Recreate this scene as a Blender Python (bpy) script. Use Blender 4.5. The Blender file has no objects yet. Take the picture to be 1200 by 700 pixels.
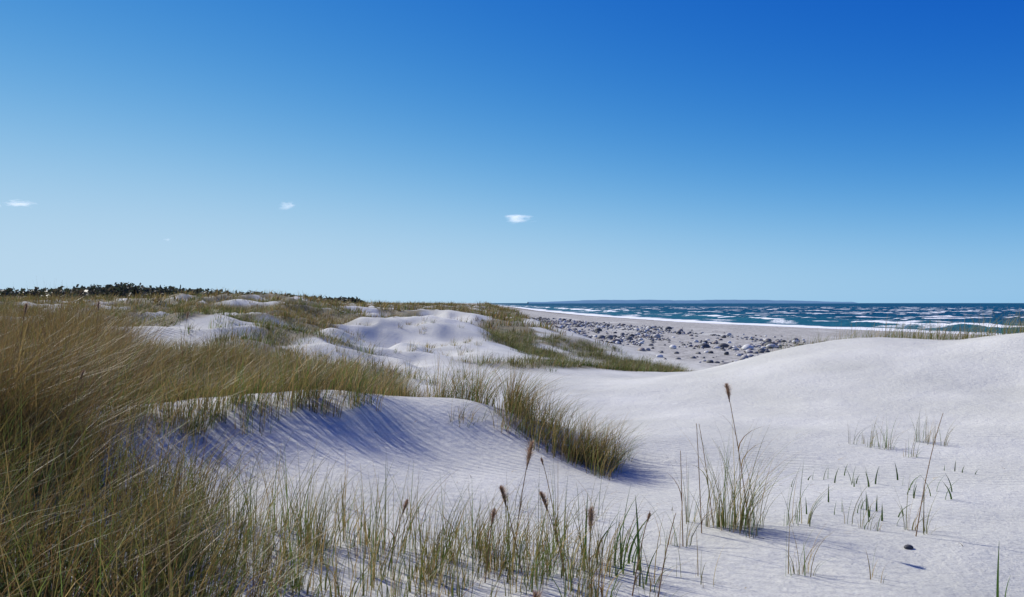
import bpy, math, numpy as np
from mathutils import Vector
rng=np.random.default_rng(7)
sc=bpy.context.scene
sc.view_settings.view_transform='Standard'; sc.view_settings.look='None'; sc.view_settings.exposure=0
CZ=4.0; F=933.0
def P(px,py,d): return ((px-600)/F*d, d, CZ-(py-355)/F*d)
def ss(a,b,x):
    t=np.clip((x-a)/(b-a),0,1); return t*t*(3-2*t)
# ---------- noise
def hsh(ix,iy,s):
    v=np.sin(ix*127.1+iy*311.7+s*74.7)*43758.5453
    return v-np.floor(v)
def vn(x,y,s=0):
    ix=np.floor(x); iy=np.floor(y); fx=x-ix; fy=y-iy
    fx=fx*fx*fx*(fx*(fx*6-15)+10); fy=fy*fy*fy*(fy*(fy*6-15)+10)
    a=hsh(ix,iy,s);b=hsh(ix+1,iy,s);c=hsh(ix,iy+1,s);d=hsh(ix+1,iy+1,s)
    return (a*(1-fx)+b*fx)*(1-fy)+(c*(1-fx)+d*fx)*fy
def fbm(x,y,s=0,o=4):
    r=0;a=.5;t=0
    for i in range(o):
        r=r+a*vn(x,y,s+i*3.1); t+=a; a*=.5; x=x*2.03+11.3; y=y*2.03+5.7
    return r/t
# ---------- coast lines
def xs(y): return np.interp(y,[-50,0,40,93,130,162,250,400,746,1500,3000,6500],[105,92,80,60,46,36,23,13,0,-45,-110,-240])
def xd(y): return np.interp(y,[-10,12,20,30,36,40,50,65,100,150,300,746,1500,3000,6500],[40,30,26,20,12,8.5,6.5,4.5,2,-2,-14,-50,-120,-260,-560])
# ---------- terrain control points
C=[(-4,0,2.75),(4,0,2.4),(0,-3,2.6),(-4,-4,2.9),(7,-4,2.4),(-15,10,3.4),(-22,20,3.6),(-50,60,4.3),(10,5,2.5),(15,11,3.3),(20,17,2.6),(16,0,2.4),(0,0,2.5),
 (14,26,1.7),(17,22,2.2),(11,30,1.5),(9,34,1.1),(24,24,1.2),(-9,5,3.1),(-8,14,3.0)]
for p in [(0,700,3.5),(300,700,3.8),(600,700,4.2),(900,700,4.4),(1200,700,4.5),
 (600,610,6.2),(900,600,6.5),(1200,600,6.5),(300,610,5.7),(430,610,5.9),(150,600,5.5),
 (750,560,8.3),(1000,550,8.8),(1200,550,8.5),(520,560,7.4),(600,570,7.2),
 (150,548,6.7),(250,543,7.2),(350,537,7.5),(430,540,7.55),(260,505,7.85),(340,496,8.15),(410,500,8.4),(160,512,7.3),
 (115,497,7.4),(180,488,7.8),(260,480,8.2),(340,471,8.6),(420,474,8.8),(490,483,9.2),
 (545,471,10),(600,490,9.9),(650,528,9),(700,548,8.6),(560,505,9.2),(450,520,8.3),
 (800,500,12),(1000,500,11.5),(1200,480,12),(700,470,17),(850,470,16),(1000,450,16),(1200,440,15),(700,500,12.5),
 (820,441,26),(900,418,24),(960,404,23),(1040,397,22),(1100,399,20),(1200,390,18),(1300,388,17),
 (600,440,24),(700,440,27),(760,440,30),(640,425,30),(800,438,36),(540,447,19),(450,440,20),
 (430,379,42),(540,378,42),(490,376,42),(480,402,33),(520,420,28),(440,412,28),(600,405,42),(660,400,48),(570,372,56),(440,366,70),(620,380,58),(490,385,50),
 (190,383,26),(150,415,18),(240,369,38),(330,380,30),(330,412,20),(400,420,21),(250,432,14),
 (300,350,62),(100,357,60),(450,360,100),(0,357,110),(200,356,120),(550,362,110),(350,362,45),(160,364,45)]:
    C.append(P(*p))
def Pz(px,d,z): return ((px-600)/F*d,d,z)
C+= [Pz(150,10,2.65),Pz(340,11.3,2.5),Pz(450,12,2.3),Pz(545,12.6,2.2),Pz(620,12,2.15),Pz(340,14.5,2.55)]
C=np.array(C,float)
def uv(x,y):
    y=np.maximum(y,-5.5); yy=y+8
    return np.clip(x/yy,-1.5,1.5),np.log(np.minimum(yy,190))*0.8
cu,cv=uv(C[:,0],C[:,1]); n=len(C)
def ker(r2): return 0.5*r2*np.log(r2+1e-12)
K=ker((cu[:,None]-cu)**2+(cv[:,None]-cv)**2)+np.eye(n)*1e-5
A=np.zeros((n+3,n+3)); A[:n,:n]=K; A[:n,n]=1;A[:n,n+1]=cu;A[:n,n+2]=cv;A[n:,:n]=A[:n,n:].T
W=np.linalg.solve(A,np.concatenate([C[:,2],[0,0,0]]))
def beach(x,y):
    s=xs(y)-x
    return np.where(s>0,0.85*(1-np.exp(-s/16)),np.maximum(0.045*s,-4))
def ridged(x,y,s): return 1-np.abs(2*fbm(x,y,s,2)-1)*1.6
def H(x,y):
    x=np.asarray(x,float);y=np.asarray(y,float); sh=x.shape; x=x.ravel();y=y.ravel()
    out=np.empty_like(x)
    for i in range(0,len(x),60000):
        X=x[i:i+60000];Y=y[i:i+60000]; u,v=uv(X,Y)
        z=ker((u[:,None]-cu)**2+(v[:,None]-cv)**2)@W[:n]+W[n]+W[n+1]*u+W[n+2]*v
        b=beach(X,Y)
        far=2.6+1.3*(fbm(X/45,Y/70,5)-.45)*2+ss(0,400,xd(Y)-X)*.9
        z=z*(1-ss(100,170,Y))+far*ss(100,170,Y)
        w=ss(-3.0,3.5,X-xd(Y)+ (fbm(X/6,Y/6,9)-.5)*3)
        damp=ss(4,25,Y)
        z=z+(fbm(X/1.1,Y/1.1,2,3)-.5)*0.07
        z=z+(vn(X/2.4+.3*Y,Y/1.7,14)-.5)*.06
        z=z+(fbm(X/.33+.4*Y,Y/.26,15,2)-.5)*.022*ss(.35,.6,fbm(X/3,Y/3,16,2))*ss(40,20,Y)
        veg=ss(-.38,-.55,X/(Y+1.))
        z=z+(fbm(X/5,Y/6,3,3)-.5)*(0.12*damp+.5*ss(20,60,Y))+(fbm(X/.9,Y/.9,8,2)-.5)*.16*veg
        hm=ss(12,26,Y)*ss(0,-5,X)
        z=z+hm*((ridged(X/3.4,Y/5.,21)-.6)*0.65+(fbm(X/1.4,Y/2,22,2)-.5)*.42)
        z=z*(1-w)+(b+(fbm(X/3,Y/3,4)-.5)*.10)*w
        out[i:i+60000]=z
    return out.reshape(sh)
# ---------- vegetation mask
def el(x,y,px,d,rx,ry):
    cx=(px-600)/F*d; return ((x-cx)/rx)**2+((y-d)/ry)**2
bare=[(185,22.5,2.3,5.2),(245,35,2.1,3.8),(330,31,1.4,2.6),(400,23,1.5,2.6),(480,35,3.5,9),(440,68,4,6),(545,56,2.4,5),(120,42,2.2,4),(330,47,2,3)]
def vegf(x,y):
    xl=np.interp(y,[0,9,12,15,20,30,42,50,60,80],[-1.2,-2.6,-1.3,-1.7,-3.2,-5.2,-6.6,-3.5,0,3])
    xl=np.where(y>80,xd(y)-1,xl)
    v=ss(0.6,-0.6,x-xl+(fbm(x/1.5,y/1.5,31)-.5)*1.5)
    kn=(y<9.0)&(x>-0.5*y-0.25)
    v=np.where(kn,0,v)
    for b in bare: v=v*(.07+.93*ss(.75,1.35,el(x,y,*b)+(fbm(x/1.2,y/1.2,33)-.5)*1.1))
    nz=fbm(x/2.2,y/2.8,35)
    v=v*np.where(y>16,ss(.30,.46,nz),1)
    e=ss(1.35,.7,el(x,y,610,50,2.8,13))*ss(.3,.45,nz)
    sx=np.interp(y,[24,28,34,38,44,52],[-1.2,.8,4.6,7.2,5.2,3.4])
    e2=ss(2.4,.6,np.abs(x-sx)+(fbm(x/2,y/2,41)-.5)*3.2)*ss(25,28,y)*ss(54,48,y)
    return np.clip(np.maximum(v,np.maximum(e,e2)),0,1)
# ---------- mesh helper
def mk(name,V,Q,cols=None,mat=None,smooth=False,attrs=None):
    V=np.ascontiguousarray(V,np.float32);Q=np.ascontiguousarray(Q,np.int32)
    me=bpy.data.meshes.new(name); k=Q.shape[1]
    me.vertices.add(len(V)); me.vertices.foreach_set('co',V.ravel())
    me.loops.add(Q.size); me.loops.foreach_set('vertex_index',Q.ravel())
    me.polygons.add(len(Q)); me.polygons.foreach_set('loop_start',np.arange(0,Q.size,k,dtype=np.int32))
    try: me.polygons.foreach_set('loop_total',np.full(len(Q),k,np.int32))
    except Exception: pass
    me.update(calc_edges=True)
    me.polygons.foreach_set('use_smooth',np.full(len(Q),smooth))
    if cols is not None:
        a=me.color_attributes.new('Col','FLOAT_COLOR','POINT')
        c=np.ones((len(V),4),np.float32); c[:,:3]=cols; a.data.foreach_set('color',c.ravel())
    for nm,arr in (attrs or {}).items():
        a=me.attributes.new(nm,'FLOAT','POINT'); a.data.foreach_set('value',np.ascontiguousarray(arr,np.float32))
    if mat: me.materials.append(mat)
    ob=bpy.data.objects.new(name,me); sc.collection.objects.link(ob); return ob
def newmat(name):
    m=bpy.data.materials.new(name); m.use_nodes=True; nt=m.node_tree; nt.nodes.clear()
    o=nt.nodes.new('ShaderNodeOutputMaterial'); return m,nt,o
def N(nt,t,**kw):
    nd=nt.nodes.new(t)
    for k,v in kw.items():
        if k in('inp',):
            for a,b in v.items(): nd.inputs[a].default_value=b
        else: setattr(nd,k,v)
    return nd
def grid(U,Vv,fx):
    nu=len(U);nv=len(Vv)
    idx=np.arange(nu*nv).reshape(nv,nu)
    return np.stack([idx[:-1,:-1],idx[:-1,1:],idx[1:,1:],idx[1:,:-1]],-1).reshape(-1,4)
# ---------- SAND material
m_sand,nt,o=newmat('dune_sand')
L=nt.links.new
tc=N(nt,'ShaderNodeTexCoord'); bs=N(nt,'ShaderNodeBsdfPrincipled',inp={'Roughness':.9,'Specular IOR Level':.15})
n1=N(nt,'ShaderNodeTexNoise',inp={'Scale':.5,'Detail':6.}); n2=N(nt,'ShaderNodeTexNoise',inp={'Scale':60.,'Detail':3.})
L(tc.outputs['Object'],n1.inputs['Vector']);L(tc.outputs['Object'],n2.inputs['Vector'])
cr=N(nt,'ShaderNodeValToRGB'); cr.color_ramp.elements[0].position=.3;cr.color_ramp.elements[0].color=(.58,.575,.50,1);cr.color_ramp.elements[1].position=.7;cr.color_ramp.elements[1].color=(.71,.70,.62,1)
L(n1.outputs['Fac'],cr.inputs[0])
mg=N(nt,'ShaderNodeMix',data_type='RGBA',blend_type='MULTIPLY'); mg.inputs[0].default_value=1
cr2=N(nt,'ShaderNodeValToRGB'); cr2.color_ramp.elements[0].position=.3;cr2.color_ramp.elements[0].color=(.78,.78,.78,1);cr2.color_ramp.elements[1].position=.55;cr2.color_ramp.elements[1].color=(1,1,1,1)
L(n2.outputs['Fac'],cr2.inputs[0]);L(cr.outputs[0],mg.inputs[6]);L(cr2.outputs[0],mg.inputs[7])
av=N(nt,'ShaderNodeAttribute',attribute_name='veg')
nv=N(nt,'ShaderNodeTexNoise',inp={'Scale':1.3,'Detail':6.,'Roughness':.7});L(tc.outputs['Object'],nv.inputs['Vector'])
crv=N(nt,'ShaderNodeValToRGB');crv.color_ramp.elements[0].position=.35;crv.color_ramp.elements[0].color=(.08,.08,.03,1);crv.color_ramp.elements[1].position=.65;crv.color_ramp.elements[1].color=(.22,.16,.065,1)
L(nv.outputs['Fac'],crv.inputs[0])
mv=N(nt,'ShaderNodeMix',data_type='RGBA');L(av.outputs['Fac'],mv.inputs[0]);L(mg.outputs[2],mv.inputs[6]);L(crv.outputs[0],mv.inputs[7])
ab=N(nt,'ShaderNodeAttribute',attribute_name='beach')
nb=N(nt,'ShaderNodeTexNoise',inp={'Scale':2.2,'Detail':8.,'Roughness':.75});L(tc.outputs['Object'],nb.inputs['Vector'])
crb=N(nt,'ShaderNodeValToRGB');crb.color_ramp.elements[0].position=.38;crb.color_ramp.elements[0].color=(.23,.22,.19,1);crb.color_ramp.elements[1].position=.58;crb.color_ramp.elements[1].color=(.54,.52,.46,1)
L(nb.outputs['Fac'],crb.inputs[0])
mb=N(nt,'ShaderNodeMix',data_type='RGBA');L(ab.outputs['Fac'],mb.inputs[0]);L(mv.outputs[2],mb.inputs[6]);L(crb.outputs[0],mb.inputs[7])
aw=N(nt,'ShaderNodeAttribute',attribute_name='wet')
mw=N(nt,'ShaderNodeMix',data_type='RGBA');L(aw.outputs['Fac'],mw.inputs[0]);L(mb.outputs[2],mw.inputs[6]);mw.inputs[7].default_value=(.22,.20,.165,1)
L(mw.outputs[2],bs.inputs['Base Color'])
mp=N(nt,'ShaderNodeMapping');mp.inputs['Rotation'].default_value=(0,0,math.radians(-62));L(tc.outputs['Object'],mp.inputs[0])
wv=N(nt,'ShaderNodeTexWave',inp={'Scale':2.6,'Distortion':7.5,'Detail':2.5,'Detail Scale':.45});L(mp.outputs[0],wv.inputs['Vector'])
nm=N(nt,'ShaderNodeTexNoise',inp={'Scale':.45,'Detail':3.});L(tc.outputs['Object'],nm.inputs['Vector'])
mr=N(nt,'ShaderNodeMapRange',inp={1:.38,2:.64,3:.12,4:1.1});L(nm.outputs['Fac'],mr.inputs[0])
ml=N(nt,'ShaderNodeMath',operation='MULTIPLY');L(wv.outputs['Fac'],ml.inputs[0]);L(mr.outputs[0],ml.inputs[1])
b1=N(nt,'ShaderNodeBump',inp={'Strength':.8,'Distance':.013});L(ml.outputs[0],b1.inputs['Height'])
n3=N(nt,'ShaderNodeTexNoise',inp={'Scale':7.,'Detail':10.,'Roughness':.7});L(tc.outputs['Object'],n3.inputs['Vector'])
b2=N(nt,'ShaderNodeBump',inp={'Strength':.75,'Distance':.04});L(n3.outputs['Fac'],b2.inputs['Height']);L(b1.outputs[0],b2.inputs['Normal'])
L(b2.outputs[0],bs.inputs['Normal']);L(bs.outputs[0],o.inputs[0])
# ---------- terrain
U=np.sinh(np.linspace(-2.1,2.1,640))/np.sinh(2.1)*1.9
YY=np.exp(np.linspace(math.log(2.6),math.log(7000),1150))
ug,yg=np.meshgrid(U,YY); X=ug*yg; Y=yg-8
Z=H(X,Y); vg=vegf(X,Y)
bm=ss(-1,3,X-xd(Y)+(fbm(X/3,Y/3,51)-.5)*4)
s=xs(Y)-X; wet=ss(9,2,s+(fbm(X/5,Y/9,52)-.5)*8)*bm
bch=bm*ss(.3,.55,fbm(X/4,Y/9,53)+.12)
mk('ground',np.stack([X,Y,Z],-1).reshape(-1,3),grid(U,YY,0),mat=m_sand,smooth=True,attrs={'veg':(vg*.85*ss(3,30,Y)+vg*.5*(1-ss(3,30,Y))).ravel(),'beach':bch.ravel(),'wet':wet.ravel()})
# ---------- SEA
m_sea,nt,o=newmat('sea_water');L=nt.links.new
tc=N(nt,'ShaderNodeTexCoord')
bs=N(nt,'ShaderNodeBsdfPrincipled',inp={'Roughness':.45,'Specular IOR Level':.15,'IOR':1.33})
ash=N(nt,'ShaderNodeAttribute',attribute_name='shallow');af=N(nt,'ShaderNodeAttribute',attribute_name='foam')
mc=N(nt,'ShaderNodeMix',data_type='RGBA');mc.inputs[6].default_value=(.003,.065,.11,1);mc.inputs[7].default_value=(.018,.125,.15,1);L(ash.outputs['Fac'],mc.inputs[0])
mp=N(nt,'ShaderNodeMapping');mp.inputs['Scale'].default_value=(.02,.0035,1);L(tc.outputs['Object'],mp.inputs[0])
nf=N(nt,'ShaderNodeTexNoise',inp={'Scale':2.,'Detail':8.,'Roughness':.75});L(mp.outputs[0],nf.inputs['Vector'])
mrf=N(nt,'ShaderNodeMapRange',inp={1:.66,2:.71});L(nf.outputs['Fac'],mrf.inputs[0])
afar=N(nt,'ShaderNodeAttribute',attribute_name='far');mm=N(nt,'ShaderNodeMath',operation='MULTIPLY');L(mrf.outputs[0],mm.inputs[0]);L(afar.outputs['Fac'],mm.inputs[1])
nn=N(nt,'ShaderNodeTexNoise',inp={'Scale':1.6,'Detail':8.,'Roughness':.7});L(tc.outputs['Object'],nn.inputs['Vector'])
ad=N(nt,'ShaderNodeMath',operation='ADD');L(af.outputs['Fac'],ad.inputs[0]);L(nn.outputs['Fac'],ad.inputs[1])
mr2=N(nt,'ShaderNodeMapRange',inp={1:.92,2:1.12});L(ad.outputs[0],mr2.inputs[0])
mx=N(nt,'ShaderNodeMath',operation='MAXIMUM');L(mm.outputs[0],mx.inputs[0]);L(mr2.outputs[0],mx.inputs[1])
L(mc.outputs[2],bs.inputs['Base Color'])
fo=N(nt,'ShaderNodeBsdfDiffuse');fo.inputs[0].default_value=(.88,.90,.88,1)
mx2=N(nt,'ShaderNodeMixShader');L(mx.outputs[0],mx2.inputs[0]);L(bs.outputs[0],mx2.inputs[1]);L(fo.outputs[0],mx2.inputs[2])
bp=N(nt,'ShaderNodeBump',inp={'Strength':.7,'Distance':.3});
n5=N(nt,'ShaderNodeTexNoise',inp={'Scale':.9,'Detail':6.});L(tc.outputs['Object'],n5.inputs['Vector']);L(n5.outputs['Fac'],bp.inputs['Height']);L(bp.outputs[0],bs.inputs['Normal'])
L(mx2.outputs[0],o.inputs[0])
U=np.linspace(-.30,1.75,760); YY=np.exp(np.linspace(math.log(25),math.log(9000),1250))
ug,yg=np.meshgrid(U,YY);X=ug*yg;Y=yg.copy()
off=X-xs(Y); 
dx=(xs(Y+5)-xs(Y-5))/10; ds=off/np.sqrt(1+dx**2)
dist=np.sqrt(X**2+Y**2)
amp=ss(0,25,ds)*(1-.75*ss(350,1400,dist))
warp=(fbm(X/60,Y/60,61)-.5)*34+(fbm(X/14,Y/14,60)-.5)*9
def crest(ph,k): return np.power(.5+.5*np.sin(ph),k)
w1=crest((Y+.18*X+warp)*2*np.pi/15,2.5); e1=fbm(X/11,Y/18,62,3)
w2=crest((Y*.95-.3*X+warp*.6)*2*np.pi/9.5,2); e2=fbm(X/8,Y/9,63,3)
near=ss(60,18,ds)
w3=crest((ds+(fbm(X/25,Y/25,66)-.5)*9)*2*np.pi/19+1.2,4)
Z=amp*(w1*ss(.3,.7,e1)*.42*(1-near*.5)+w2*ss(.3,.7,e2)*.22+(fbm(X/2.2,Y/1.6,64,3)-.5)*.28)+w3*near*ss(2,14,ds)*.7*ss(.25,.55,fbm(X/22,Y/30,67,3))
foam=np.maximum(ss(.65,.95,w1)*ss(.59,.67,e1)*amp*.9, ss(.75,1,w2)*ss(.64,.72,e2)*amp*.85)
foam=np.maximum(foam, near*ss(.45,.9,w3)*ss(.42,.56,fbm(X/22,Y/30,67,3))*.95)
foam=np.maximum(foam, ss(9,2,np.abs(ds-3+(fbm(X/8,Y/8,68)-.5)*8))*.85)
foam=np.maximum(foam, near*ss(.5,.7,fbm(X/9,Y/13,69,4))*.55)
mk('sea',np.stack([X,Y,Z],-1).reshape(-1,3),grid(U,YY,0),mat=m_sea,smooth=True,attrs={'foam':foam.ravel(),'shallow':(ss(100,5,ds)*.8).ravel(),'far':ss(350,700,dist).ravel()})
# ---------- GRASS
m_gr,nt,o=newmat('grass_blade');L=nt.links.new
ac=N(nt,'ShaderNodeAttribute',attribute_name='Col')
d1=N(nt,'ShaderNodeBsdfPrincipled',inp={'Roughness':.5,'Specular IOR Level':.3});tr=N(nt,'ShaderNodeBsdfTranslucent');mx=N(nt,'ShaderNodeMixShader',inp={0:.36})
L(ac.outputs['Color'],d1.inputs['Base Color']);L(ac.outputs['Color'],tr.inputs[0]);L(d1.outputs[0],mx.inputs[1]);L(tr.outputs[0],mx.inputs[2]);L(mx.outputs[0],o.inputs[0])
STRAW=np.array([.46,.32,.115]);BROWN=np.array([.26,.145,.055]);OLIVE=np.array([.18,.18,.045]);GREEN=np.array([.115,.22,.035]);DARK=np.array([.05,.09,.02]);PALE=np.array([.66,.54,.28])
def blades(R,h,ang,lean,w,cb,ct,seg=3,droop=.35):
    n=len(R); t=np.linspace(0,1,seg+1)[None,:]
    h=h[:,None];lean=lean[:,None]
    hx=h*lean*t**1.9; hz=h*(t-droop*np.minimum(lean,1.5)*t**2.4)
    cx=R[:,0:1]+np.cos(ang)[:,None]*hx; cy=R[:,1:2]+np.sin(ang)[:,None]*hx; cz=R[:,2:3]+hz-.02
    wa=ang+np.pi/2+rng.normal(0,.7,n)
    ww=w[:,None]*.5*(1-.92*t**1.6)
    ox=np.cos(wa)[:,None]*ww; oy=np.sin(wa)[:,None]*ww
    Lf=np.stack([cx-ox,cy-oy,cz],-1);Rt=np.stack([cx+ox,cy+oy,cz],-1)
    V=np.stack([Lf,Rt],2).reshape(-1,3)
    base=(np.arange(n)*2*(seg+1))[:,None]; k=np.arange(seg)[None,:]*2
    Q=np.stack([base+k,base+k+1,base+k+3,base+k+2],-1).reshape(-1,4)
    col=cb[:,None,:]*(1-t[...,None])+ct[:,None,:]*t[...,None]
    col=np.repeat(col[:,:,None,:],2,2).reshape(-1,3)
    return V,Q,col
def merge(parts):
    Vs=[];Qs=[];Cs=[];o_=0
    for V,Q,c in parts: Vs.append(V);Qs.append(Q+o_);Cs.append(c);o_+=len(V)
    return np.concatenate(Vs),np.concatenate(Qs),np.concatenate(Cs)
def pal(n,cols,wts):
    c=np.array(cols)[rng.choice(len(cols),n,p=np.array(wts)/sum(wts))]
    return c*rng.uniform(.6,1.35,(n,1))
def tufts(cx,cy,nb,rad,h,w,cols,wts,seg=3,lean=.5,wind=.35,zf=None,tone=None,hv=.3):
    m=len(cx); nb=np.broadcast_to(nb,(m,)).astype(int); ti=np.repeat(np.arange(m),nb); n=len(ti)
    r=np.sqrt(rng.random(n))*np.broadcast_to(rad,(m,))[ti]; a=rng.random(n)*2*np.pi
    x=cx[ti]+r*np.cos(a); y=cy[ti]+r*np.sin(a); z=H(x,y)
    hh=np.broadcast_to(h,(m,))[ti]*rng.uniform(1-hv*1.6,1+hv*.6,n)
    l=np.abs(rng.normal(lean,.28*lean+.08,n))
    vx=np.cos(a)*l+wind*rng.uniform(.5,1.3,n); vy=np.sin(a)*l-.05
    ang=np.arctan2(vy,vx); ln=np.hypot(vx,vy)
    cb=pal(n,cols,wts); 
    if tone is not None: cb*=tone[ti][:,None]
    ct=cb*.7+STRAW*.3*rng.uniform(.4,1.3,(n,1)); 
    return blades(np.stack([x,y,z],-1),hh,ang,ln,np.broadcast_to(w,(m,))[ti]*rng.uniform(.7,1.3,n),cb*.75,ct,seg)
def scat(n,x0,x1,y0,y1,f):
    x=rng.uniform(x0,x1,n);y=rng.uniform(y0,y1,n);k=rng.random(n)<f(x,y);return x[k],y[k]
parts=[]
# left tall mass
def lm(x,y):
    bd=np.interp(y,[2.5,4,6,7.5,9,15],[-.75,-1.5,-2.75,-4.0,-4.6,-7.0])
    return ss(.3,-.4,x-bd+(fbm(x/.8,y/.8,71)-.5)*1.5)
x,y=scat(3000,-13,-.6,2.6,15,lm)
t=rng.uniform(.5,1.1,len(x))*(.5+.85*fbm(x/1.3,y/1.3,76))
hh=.74+.52*fbm(x/1.5,y/1.5,72)*1.4
hh*=np.interp(y,[2.6,4,6,9],[.48,.62,.95,1])
mixg=y<5.8
for sel,co,wt in((mixg,[STRAW,BROWN,OLIVE,GREEN],[2.5,2.5,4,3.6]),(~mixg,[STRAW,BROWN,OLIVE,GREEN],[3.4,6,3,1.2])):
    parts.append(tufts(x[sel],y[sel],46,.19,hh[sel],.0058,co,wt,5,.42,.33,tone=t[sel]))
# lower centre-left strip of looser grass
x,y=scat(200,-2.0,.75,3.5,5.7,lambda x,y: ss(.36,.62,fbm(x/.45,y/.45,78))*ss(1.0,-.6,x-.12*y)*(x>-.45*y))
parts.append(tufts(x,y,15,.09,rng.uniform(.26,.56,len(x)),.005,[GREEN,OLIVE,STRAW,BROWN],[3,4,3,1.5],5,.36,.2,tone=rng.uniform(.7,1.1,len(x)),hv=.42))
# behind knoll & mid field near
x,y=scat(1500,-9,-.7,8.8,17,lambda x,y:vegf(x,y)*(x>-.5*y-.6)*ss(.28,.46,fbm(x/1.3,y/1.3,73))*.95)
parts.append(tufts(x,y,38,.2,.52*rng.uniform(.45,1.3,len(x)),.0065,[STRAW,OLIVE,BROWN,GREEN],[4.5,4,2.8,2.6],4,.5,.3,tone=rng.uniform(.5,1.15,len(x))))
mk('marram_grass',*merge(parts),mat=m_gr)
parts=[]
x,y=scat(10500,-34,8,16,50,lambda x,y:vegf(x,y)*(np.abs(x)<y*.95+6))
g=fbm(x/5,y/5,75);gs=(x>-1.5)|(g>.52)
for sel,co,wt in((gs,[OLIVE,GREEN,DARK,STRAW],[3,4,2,1.6]),(~gs,[STRAW,OLIVE,BROWN,GREEN],[4.5,4,3,2])):
    q=sel
    parts.append(tufts(x[q],y[q],18,.28,.42*rng.uniform(.4,1.4,q.sum()),.014,co,wt,3,.5,.3,tone=rng.uniform(.45,1.15,q.sum())))
x,y=scat(1500,-22,-1,17,50,lambda x,y:(vegf(x,y)<.3)*(x<-.04*y)*ss(.42,.6,fbm(x/1.7,y/2.4,79))*.5)
parts.append(tufts(x,y,16,.16,.34*rng.uniform(.5,1.3,len(x)),.012,[OLIVE,GREEN,STRAW],[3,2,4],3,.5,.3,tone=rng.uniform(.55,1.1,len(x))))
x,y=scat(13000,-110,8,50,160,lambda x,y:vegf(x,y)*(np.abs(x)<y*.8+6))
parts.append(tufts(x,y,12,.5,.58*rng.uniform(.4,1.5,len(x)),.045,[STRAW,OLIVE,BROWN,GREEN,DARK],[3.6,4,3,2.4,1],2,.5,.25,tone=rng.uniform(.45,1.1,len(x))))
x,y=scat(9000,-330,5,160,480,lambda x,y:(x<xd(y)-3)*ss(.35,.5,fbm(x/12,y/20,77))*(x>-.8*y))
parts.append(tufts(x,y,8,1.2,.8*rng.uniform(.5,1.5,len(x)),.16,[STRAW,OLIVE,BROWN,GREEN,DARK],[3,4,3,2,2],2,.5,.2,tone=rng.uniform(.5,1.1,len(x))))
mk('dune_grass',*merge(parts),mat=m_gr)
# crest fringe right
parts=[]
t_=rng.random(420);cxp=np.interp(t_,[0,.3,.6,1],[905,1010,1100,1290]);cd=np.interp(cxp,[900,960,1040,1100,1200,1300],[25,24,22.6,20.6,18.6,17.6])+rng.uniform(-.5,1.3,420)
x=(cxp-600)/F*cd
parts.append(tufts(x,cd,6,.15,rng.uniform(.25,.85,420),.008,[OLIVE,STRAW,GREEN],[3,3,3],3,.35,.35))
mk('beach_grass',*merge(parts),mat=m_gr)
def tuft(name,px,d,nb,rad,h,w=.006,co=(STRAW,OLIVE,GREEN),wt=(4,4,2),lean=.5,wind=.35,sub=4,hv=.3):
    cx0=(px-600)/F*d
    cx=cx0+rng.normal(0,rad*.6,sub);cy=d+rng.normal(0,rad*.6,sub)
    V,Q,c=tufts(cx,cy,max(1,nb//sub),rad*.5,np.full(sub,h),w,list(co),list(wt),5,lean,wind,hv=hv)
    return mk(name,V,Q,c,m_gr)
for a in [(520,10.9,110,.25,.6),(555,10.7,230,.3,.78),(590,10.3,280,.3,.78),(615,9.9,200,.3,.62),(632,9.6,180,.3,.6),(650,9.3,220,.3,.60),(675,9.0,260,.3,.62),(692,8.9,200,.3,.6),(712,8.8,200,.3,.5),(600,9.4,110,.25,.4),(545,9.3,40,.2,.3),
          (470,10.3,130,.25,.5),(435,9.6,140,.25,.5),(400,9.8,140,.25,.55)]:
    tuft('marram_tuft',a[0],a[1],int(a[2]*1.25),a[3],a[4],co=(STRAW,OLIVE,GREEN,BROWN),wt=(5,4,2.8,1.5),wind=.4,sub=6,hv=.4)
for px in range(112,440,10):
    tuft('crest_grass_tuft',px+rng.uniform(-4,4),np.interp(px,[115,180,260,340,430],[7.4,7.8,8.2,8.6,8.9])+rng.uniform(-.2,.3),int(rng.uniform(14,70)),.17,rng.uniform(.4,.85),.006,sub=3,lean=.4,wind=.3,co=(STRAW,OLIVE,GREEN),wt=(4,3,2),hv=.45)
for px,d in ((140,7.2),(165,7.4),(130,6.9),(185,7.5),(120,6.5),(150,6.2),(220,7.6),(300,8.0),(175,5.7),(205,5.9)):
    tuft('crest_grass_tuft',px,d,36,.2,.48,.005,sub=3,co=(STRAW,OLIVE,GREEN,BROWN),wt=(4,4,3,2))
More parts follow.
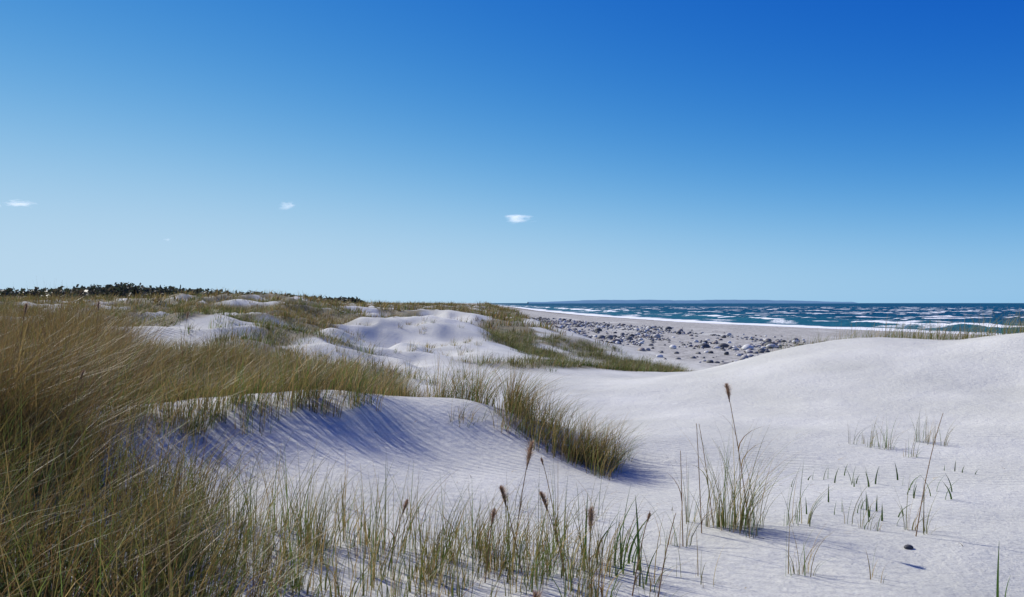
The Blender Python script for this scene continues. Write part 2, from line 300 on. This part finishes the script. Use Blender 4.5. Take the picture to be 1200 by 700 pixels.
# foreground sparse tufts
for a in [(250,4.7,80,.5),(300,4.8,80,.5),(330,5.4,60,.5),(350,4.7,90,.52),(375,5.0,40,.45),(395,5.2,70,.48),(430,5.3,40,.42),(470,5.0,60,.46),(450,4.5,45,.42),(500,4.6,40,.42),(520,5.0,50,.4),(560,5.3,50,.42),(590,4.8,50,.42),(640,5.3,35,.46),(540,4.3,45,.36),(490,4.1,45,.3),(410,4.2,60,.35),(350,4.1,60,.35),(660,4.7,50,.42),(620,4.3,40,.34),(700,4.9,40,.38),(680,4.3,30,.3),(790,5.6,20,.36),(860,6.0,90,.68),(872,5.9,50,.55),(835,6.1,40,.5),(930,6.1,22,.36),(1020,6.0,16,.3),(1040,9.8,34,.36),(1075,10.2,30,.34),(1015,10.0,24,.32),(1060,9.3,16,.26),(1100,9.9,20,.3),(930,4.9,24,.28),(1075,5.9,26,.3),(400,6.2,16,.3),(200,5.3,90,.5),(210,4.4,110,.45),(260,5.6,60,.45),(280,4.3,80,.42),(610,6.6,14,.28),(690,6.4,16,.3),(480,6.2,14,.3),(760,4.6,20,.3),(820,4.8,14,.22),(1000,4.8,10,.2)]:
    tuft('beach_grass_tuft',a[0],a[1],a[2],.11 if a[2]<60 else .15,a[3]*1.2,.0055,co=(GREEN,OLIVE,STRAW,PALE),wt=(4,4,3,1),lean=.34,wind=.18,sub=4,hv=.45)
def shoots(name,px,d,k,h,w,rad,col=GREEN*.55):
    cx=(px-600)/F*d
    x=cx+rng.normal(0,rad,k);y=d+rng.normal(0,rad,k);z=H(x,y)
    cb=np.tile(col,(k,1))*rng.uniform(.7,1.2,(k,1))
    V,Q,c=blades(np.stack([x,y,z],-1),h*rng.uniform(.5,1.1,k),rng.normal(.4,1.2,k),np.abs(rng.normal(.3,.2,k)),w*rng.uniform(.7,1.2,k),cb,cb*.9,6,.3)
    mk(name,V,Q,c,m_gr)
for a in [(725,5.0,9,.5,.02,.09),(738,5.1,4,.58,.02,.05),(692,5.3,3,.55,.018,.03),(755,4.6,4,.3,.015,.08),(970,7.0,1,.18,.02,.01),(910,8.0,3,.14,.017,.1),(960,8.4,7,.18,.018,.18),(1010,7.9,7,.22,.016,.2),(1045,7.6,8,.22,.016,.2),(1085,7.2,4,.25,.015,.15),(1000,6.6,8,.2,.015,.15),(1050,6.4,7,.17,.015,.15),(1180,4.4,2,.36,.018,.02),(640,5.6,4,.3,.012,.1),(1120,8.5,4,.14,.014,.1)]:
    shoots('green_shoot',*a)
def reed(px,d,h,leanx,head=1.,bend=.2,leaves=2):
    cx=(px-600)/F*d; z0=float(H(np.array([cx]),np.array([d]))[0]); k=14
    t=np.linspace(0,1,k); ax=cx+leanx*h*(t+bend*t**3); ay=d-.04*h*t; az=z0-.02+h*t*(1-.1*abs(leanx)*t)
    V=[];Q=[]
    for i in range(k):
        r=.0042*(1-.5*t[i])
        for j in range(5):
            a=j*2*np.pi/5; V.append((ax[i]+r*np.cos(a),ay[i]+r*np.sin(a),az[i]))
    for i in range(k-1):
        for j in range(5): Q.append((i*5+j,i*5+(j+1)%5,i*5+5+(j+1)%5,i*5+5+j))
    V=np.array(V);Q=np.array(Q); c=np.tile(np.array([.36,.22,.10]),(len(V),1)); parts=[(V,Q,c)]
    if head>0:
        n_=420; hl=.14*head; u=rng.random(n_)
        tt=1-hl/h*u; px_=np.interp(tt,t,ax);py_=np.interp(tt,t,ay);pz_=np.interp(tt,t,az)
        an=rng.normal(.3,1.6,n_); prof=np.sin(np.pi*np.clip(u*.85+.1,0,1))
        col=pal(n_,[[.38,.25,.16],[.50,.35,.23],[.26,.15,.09]],[3,2.5,1.5])
        parts.append(blades(np.stack([px_,py_,pz_],-1),.058*head*(.35+prof*rng.uniform(.4,1,n_)),an,.2+.8*rng.random(n_)*prof,np.full(n_,.0035),col,col*1.2,2,.2))
    if leaves:
        tl=rng.uniform(.1,.6,leaves)
        R=np.stack([np.interp(tl,t,ax),np.interp(tl,t,ay),np.interp(tl,t,az)],-1)
        cb=pal(leaves,[STRAW,OLIVE,BROWN],[2,1,2])
        parts.append(blades(R,h*.35*rng.uniform(.6,1.2,leaves),rng.random(leaves)*6.3,rng.uniform(.4,1,leaves),np.full(leaves,.009),cb,cb,5,.4))
    mk('reed_stalk',*merge(parts),mat=m_gr)
for a in [(878,6.0,1.12,-.14,.85,.2,3),(835,6.2,.80,-.12,0,.2,2),(600,5.0,.80,.12,1.1,.3,3),(612,4.8,.55,-.2,.8,.2,2),(632,3.75,.2,-.1,1.2,.2,1),(665,4.6,.55,-.22,.7,.3,2),(690,4.7,.44,.02,1.,.2,2),(800,5.6,.70,-.03,0,.1,2),(822,5.9,.84,-.05,0,.1,1),(1072,5.7,.92,.14,0,.4,2),(770,4.4,.5,.15,0,.3,2),(455,4.7,.45,.2,.5,.3,2),(110,8,1.1,.05,.6,.3,1),(15,7,1.15,.1,.6,.3,1),(210,12,1.2,.1,.8,.3,2),(740,4.4,.5,.15,.3,.3,2),(705,4.2,.38,0,0,.2,1),(655,5.6,.65,-.15,.3,.3,1),(568,4.5,.45,.1,.6,.2,1),(60,5.5,.95,.2,.4,.3,1)]:
    reed(*a)
# ---------- STONES
import bmesh
b=bmesh.new(); bmesh.ops.create_icosphere(b,subdivisions=2,radius=1); b.verts.ensure_lookup_table()
SV=np.array([v.co[:] for v in b.verts]);SF=np.array([[v.index for v in f.verts] for f in b.faces]);b.free()
x=rng.uniform(0,46,30000);y=rng.uniform(33,170,30000)
dn=ss(.42,.62,fbm(x/3.,y/7,81,3)); s_=x-xd(y)
band=ss(-.5,1.5,s_)*ss(np.interp(y,[36,60,150],[24,25,15]),9,s_)
k=rng.random(len(x))<dn*band*.7+.06*band
x=x[k];y=y[k];z=H(x,y);r=np.exp(rng.normal(-2.2,.55,len(x)))
r=np.clip(r,.04,.42)
parts=[]
for i in range(len(x)):
    S=SV.copy(); nz=rng.normal(0,1,(4,3))
    for q in nz: S=S*(1+.13*np.tanh(1.5*(SV@q)))[:,None]
    a=rng.random()*6.28; S=S*np.array([1,rng.uniform(.6,1),rng.uniform(.4,.75)])*r[i]
    S=np.stack([S[:,0]*math.cos(a)-S[:,1]*math.sin(a),S[:,0]*math.sin(a)+S[:,1]*math.cos(a),S[:,2]],-1)+np.array([x[i],y[i],z[i]+r[i]*.2])
    c=np.array([[.20,.195,.18],[.36,.35,.325],[.10,.10,.095],[.27,.23,.19],[.62,.61,.56]])[rng.choice(5,p=[.28,.24,.20,.10,.18])]*rng.uniform(.8,1.2)
    parts.append((S,SF,np.tile(c,(len(S),1))))
m_st,nt,o=newmat('stone');L=nt.links.new
ac=N(nt,'ShaderNodeAttribute',attribute_name='Col');tc=N(nt,'ShaderNodeTexCoord');nz=N(nt,'ShaderNodeTexNoise',inp={'Scale':9.,'Detail':6.});L(tc.outputs['Object'],nz.inputs['Vector'])
mg=N(nt,'ShaderNodeMix',data_type='RGBA',blend_type='OVERLAY');mg.inputs[0].default_value=.6;L(ac.outputs['Color'],mg.inputs[6]);L(nz.outputs['Fac'],mg.inputs[7])
bs=N(nt,'ShaderNodeBsdfPrincipled',inp={'Roughness':.7});L(mg.outputs[2],bs.inputs['Base Color']);bp=N(nt,'ShaderNodeBump',inp={'Strength':.6,'Distance':.04});L(nz.outputs['Fac'],bp.inputs['Height']);L(bp.outputs[0],bs.inputs['Normal']);L(bs.outputs[0],o.inputs[0])
mk('beach_stones',*merge(parts),mat=m_st,smooth=True)
# small dark pebble and twig litter on the near sand
px_,d_=1063,5.4; x0=(px_-600)/F*d_; z0=float(H(np.array([x0]),np.array([d_]))[0])
S=SV*np.array([.032,.024,.018])*(1+.15*np.tanh(2*SV[:,:1]+SV[:,1:2])); mk('dark_pebble',S+np.array([x0,d_,z0+.008]),SF,np.tile([.07,.07,.075],(len(S),1)),m_st,True)
n_=130; x=rng.uniform(-1.5,6,n_);y=rng.uniform(4,11,n_);z=H(x,y)+.022
cb=pal(n_,[BROWN,STRAW,[.12,.08,.05]],[2,2,2])
mk('grass_litter',*blades(np.stack([x,y,z],-1),rng.uniform(.01,.03,n_),rng.random(n_)*6.3,rng.uniform(2,6,n_),np.full(n_,.006),cb,cb,3,.05),mat=m_gr)
# ---------- distant trees
ncl=900; px=rng.uniform(-260,420,ncl); d=rng.uniform(260,330,ncl); cx=(px-600)/F*d
hgt=np.interp(px,[-260,0,90,150,200,262,420],[8,7.6,8.0,9.4,8.2,7.0,4.0])*rng.uniform(.85,1.1,ncl)
ti=np.repeat(np.arange(ncl),90); n_=len(ti)
q=rng.normal(0,1,(n_,3)); q/=np.linalg.norm(q,axis=1)[:,None]; q*=(rng.random(n_)**.4)[:,None]
ctr=np.stack([cx[ti]+q[:,0]*3.4,d[ti]+q[:,1]*3,1.2+hgt[ti]*(.5+.5*q[:,2])],-1)
s1=rng.normal(0,.38,(n_,3));s2=rng.normal(0,.38,(n_,3))
V=np.stack([ctr-s1,ctr-s2,ctr+s1,ctr+s2],1).reshape(-1,3);Q=np.arange(n_*4).reshape(-1,4)
c=np.repeat(pal(n_,[[.045,.06,.035],[.07,.07,.045],[.09,.075,.055]],[3,2,1]),4,0)
mk('distant_trees',V,Q,c,m_gr)
# ---------- distant headland
xa=np.linspace(100,2100,160); hy=4900
top=9+12*ss(150,500,xa)*ss(2100,1500,xa)*(.6+.8*fbm(xa/260,xa*0,91))+ (fbm(xa/40,xa*0,92)-.5)*3
V=[]
for yy,f in((hy-120,-.2),(hy,1),(hy+200,.9),(hy+400,-.2)):
    V.append(np.stack([xa,np.full_like(xa,yy),top*f],-1))
V=np.concatenate(V);idx=np.arange(4*160).reshape(4,160);Q=np.stack([idx[:-1,:-1],idx[:-1,1:],idx[1:,1:],idx[1:,:-1]],-1).reshape(-1,4)
m_h,nt,o=newmat('headland_haze_blue');bs=N(nt,'ShaderNodeBsdfDiffuse');bs.inputs[0].default_value=(.15,.28,.40,1)  # distance haze painted in as a bluish base colour
nt.links.new(bs.outputs[0],o.inputs[0]);mk('distant_headland',V,Q,None,m_h,True)
# ---------- clouds
m_c,nt,o=newmat('cloud_vapour_glow');L=nt.links.new
tc=N(nt,'ShaderNodeTexCoord');nz=N(nt,'ShaderNodeTexNoise',inp={'Scale':2.1,'Detail':7.,'Roughness':.65})
oi=N(nt,'ShaderNodeObjectInfo');va=N(nt,'ShaderNodeVectorMath',operation='ADD');L(tc.outputs['Object'],va.inputs[0]);L(oi.outputs['Location'],va.inputs[1]);L(va.outputs[0],nz.inputs['Vector'])
ln=N(nt,'ShaderNodeVectorMath',operation='LENGTH');L(tc.outputs['Object'],ln.inputs[0])
m1=N(nt,'ShaderNodeMapRange',inp={1:.0,2:1.,3:.22,4:-.22});L(ln.outputs['Value'],m1.inputs[0])
a1=N(nt,'ShaderNodeMath',operation='ADD');L(m1.outputs[0],a1.inputs[0]);L(nz.outputs['Fac'],a1.inputs[1])
m2=N(nt,'ShaderNodeMapRange',inp={1:.5,2:.8,3:0.,4:.04});L(a1.outputs[0],m2.inputs[0])
vs=N(nt,'ShaderNodeVolumePrincipled');vs.inputs['Color'].default_value=(1,1,1,1);vs.inputs['Emission Color'].default_value=(.74,.80,.86,1)
L(m2.outputs[0],vs.inputs['Density']);me_=N(nt,'ShaderNodeMath',operation='MULTIPLY');me_.inputs[1].default_value=.75;L(m2.outputs[0],me_.inputs[0]);L(me_.outputs[0],vs.inputs['Emission Strength'])  # added glow stands in for sunlight scattered many times inside the cloud
L(vs.outputs[0],o.inputs['Volume'])
for px,py,w_,h_ in((607,256,30,9),(337,241,17,9),(22,239,28,7),(196,281,8,3),(-6,241,12,6)):
    d=2400
    bpy.ops.mesh.primitive_ico_sphere_add(subdivisions=3,radius=1,location=P(px,py,d));ob=bpy.context.object;ob.name='cloud'
    ob.scale=(w_*d/F,w_*.7*d/F,h_*d/F);ob.data.materials.append(m_c)
# ---------- light
AZ=math.radians(-46);EL=math.radians(38)
sv=Vector((math.sin(AZ)*math.cos(EL),math.cos(AZ)*math.cos(EL),math.sin(EL)))
ld=bpy.data.lights.new('sun','SUN');ld.energy=4.8;ld.angle=math.radians(.5);ld.color=(1,.965,.885)
lo=bpy.data.objects.new('sun',ld);sc.collection.objects.link(lo);lo.rotation_euler=sv.to_track_quat('Z','Y').to_euler()
w=bpy.data.worlds.new('World');sc.world=w;w.use_nodes=True;nt=w.node_tree;L=nt.links.new
bg=nt.nodes['Background'];sk=nt.nodes.new('ShaderNodeTexSky');sk.sky_type='NISHITA';sk.sun_disc=False;sk.sun_elevation=EL;sk.sun_rotation=AZ
sk.air_density=1.0;sk.dust_density=.0;sk.ozone_density=2.5
sep=N(nt,'ShaderNodeSeparateColor');L(sk.outputs[0],sep.inputs[0]);cmb=N(nt,'ShaderNodeCombineColor')
def M(op,a,b):
    m=N(nt,'ShaderNodeMath',operation=op)
    for i,v in enumerate((a,b)):
        if isinstance(v,(int,float)): m.inputs[i].default_value=v
        else: L(v,m.inputs[i])
    return m.outputs[0]
a=M('MULTIPLY',sep.outputs[1],.1); x=M('MULTIPLY',M('POWER',a,1.9),1.38)
q=M('POWER',M('ADD',M('POWER',M('DIVIDE',x,.70),2.6),1.),1/2.6)
g_=M('DIVIDE',x,q)
L(M('MULTIPLY',M('POWER',g_,2.3),12.),cmb.inputs[0]);L(M('MULTIPLY',g_,10.),cmb.inputs[1]);L(M('MULTIPLY',M('POWER',g_,.26),9.3),cmb.inputs[2])
L(cmb.outputs[0],bg.inputs[0]);bg.inputs[1].default_value=.1
# ---------- camera
cd=bpy.data.cameras.new('camera');cd.lens=28;cd.sensor_width=36;cd.clip_end=30000;cd.clip_start=.05
co=bpy.data.objects.new('camera',cd);sc.collection.objects.link(co);co.location=(0,0,CZ);co.rotation_euler=(math.radians(90+.307),0,0)
sc.camera=co
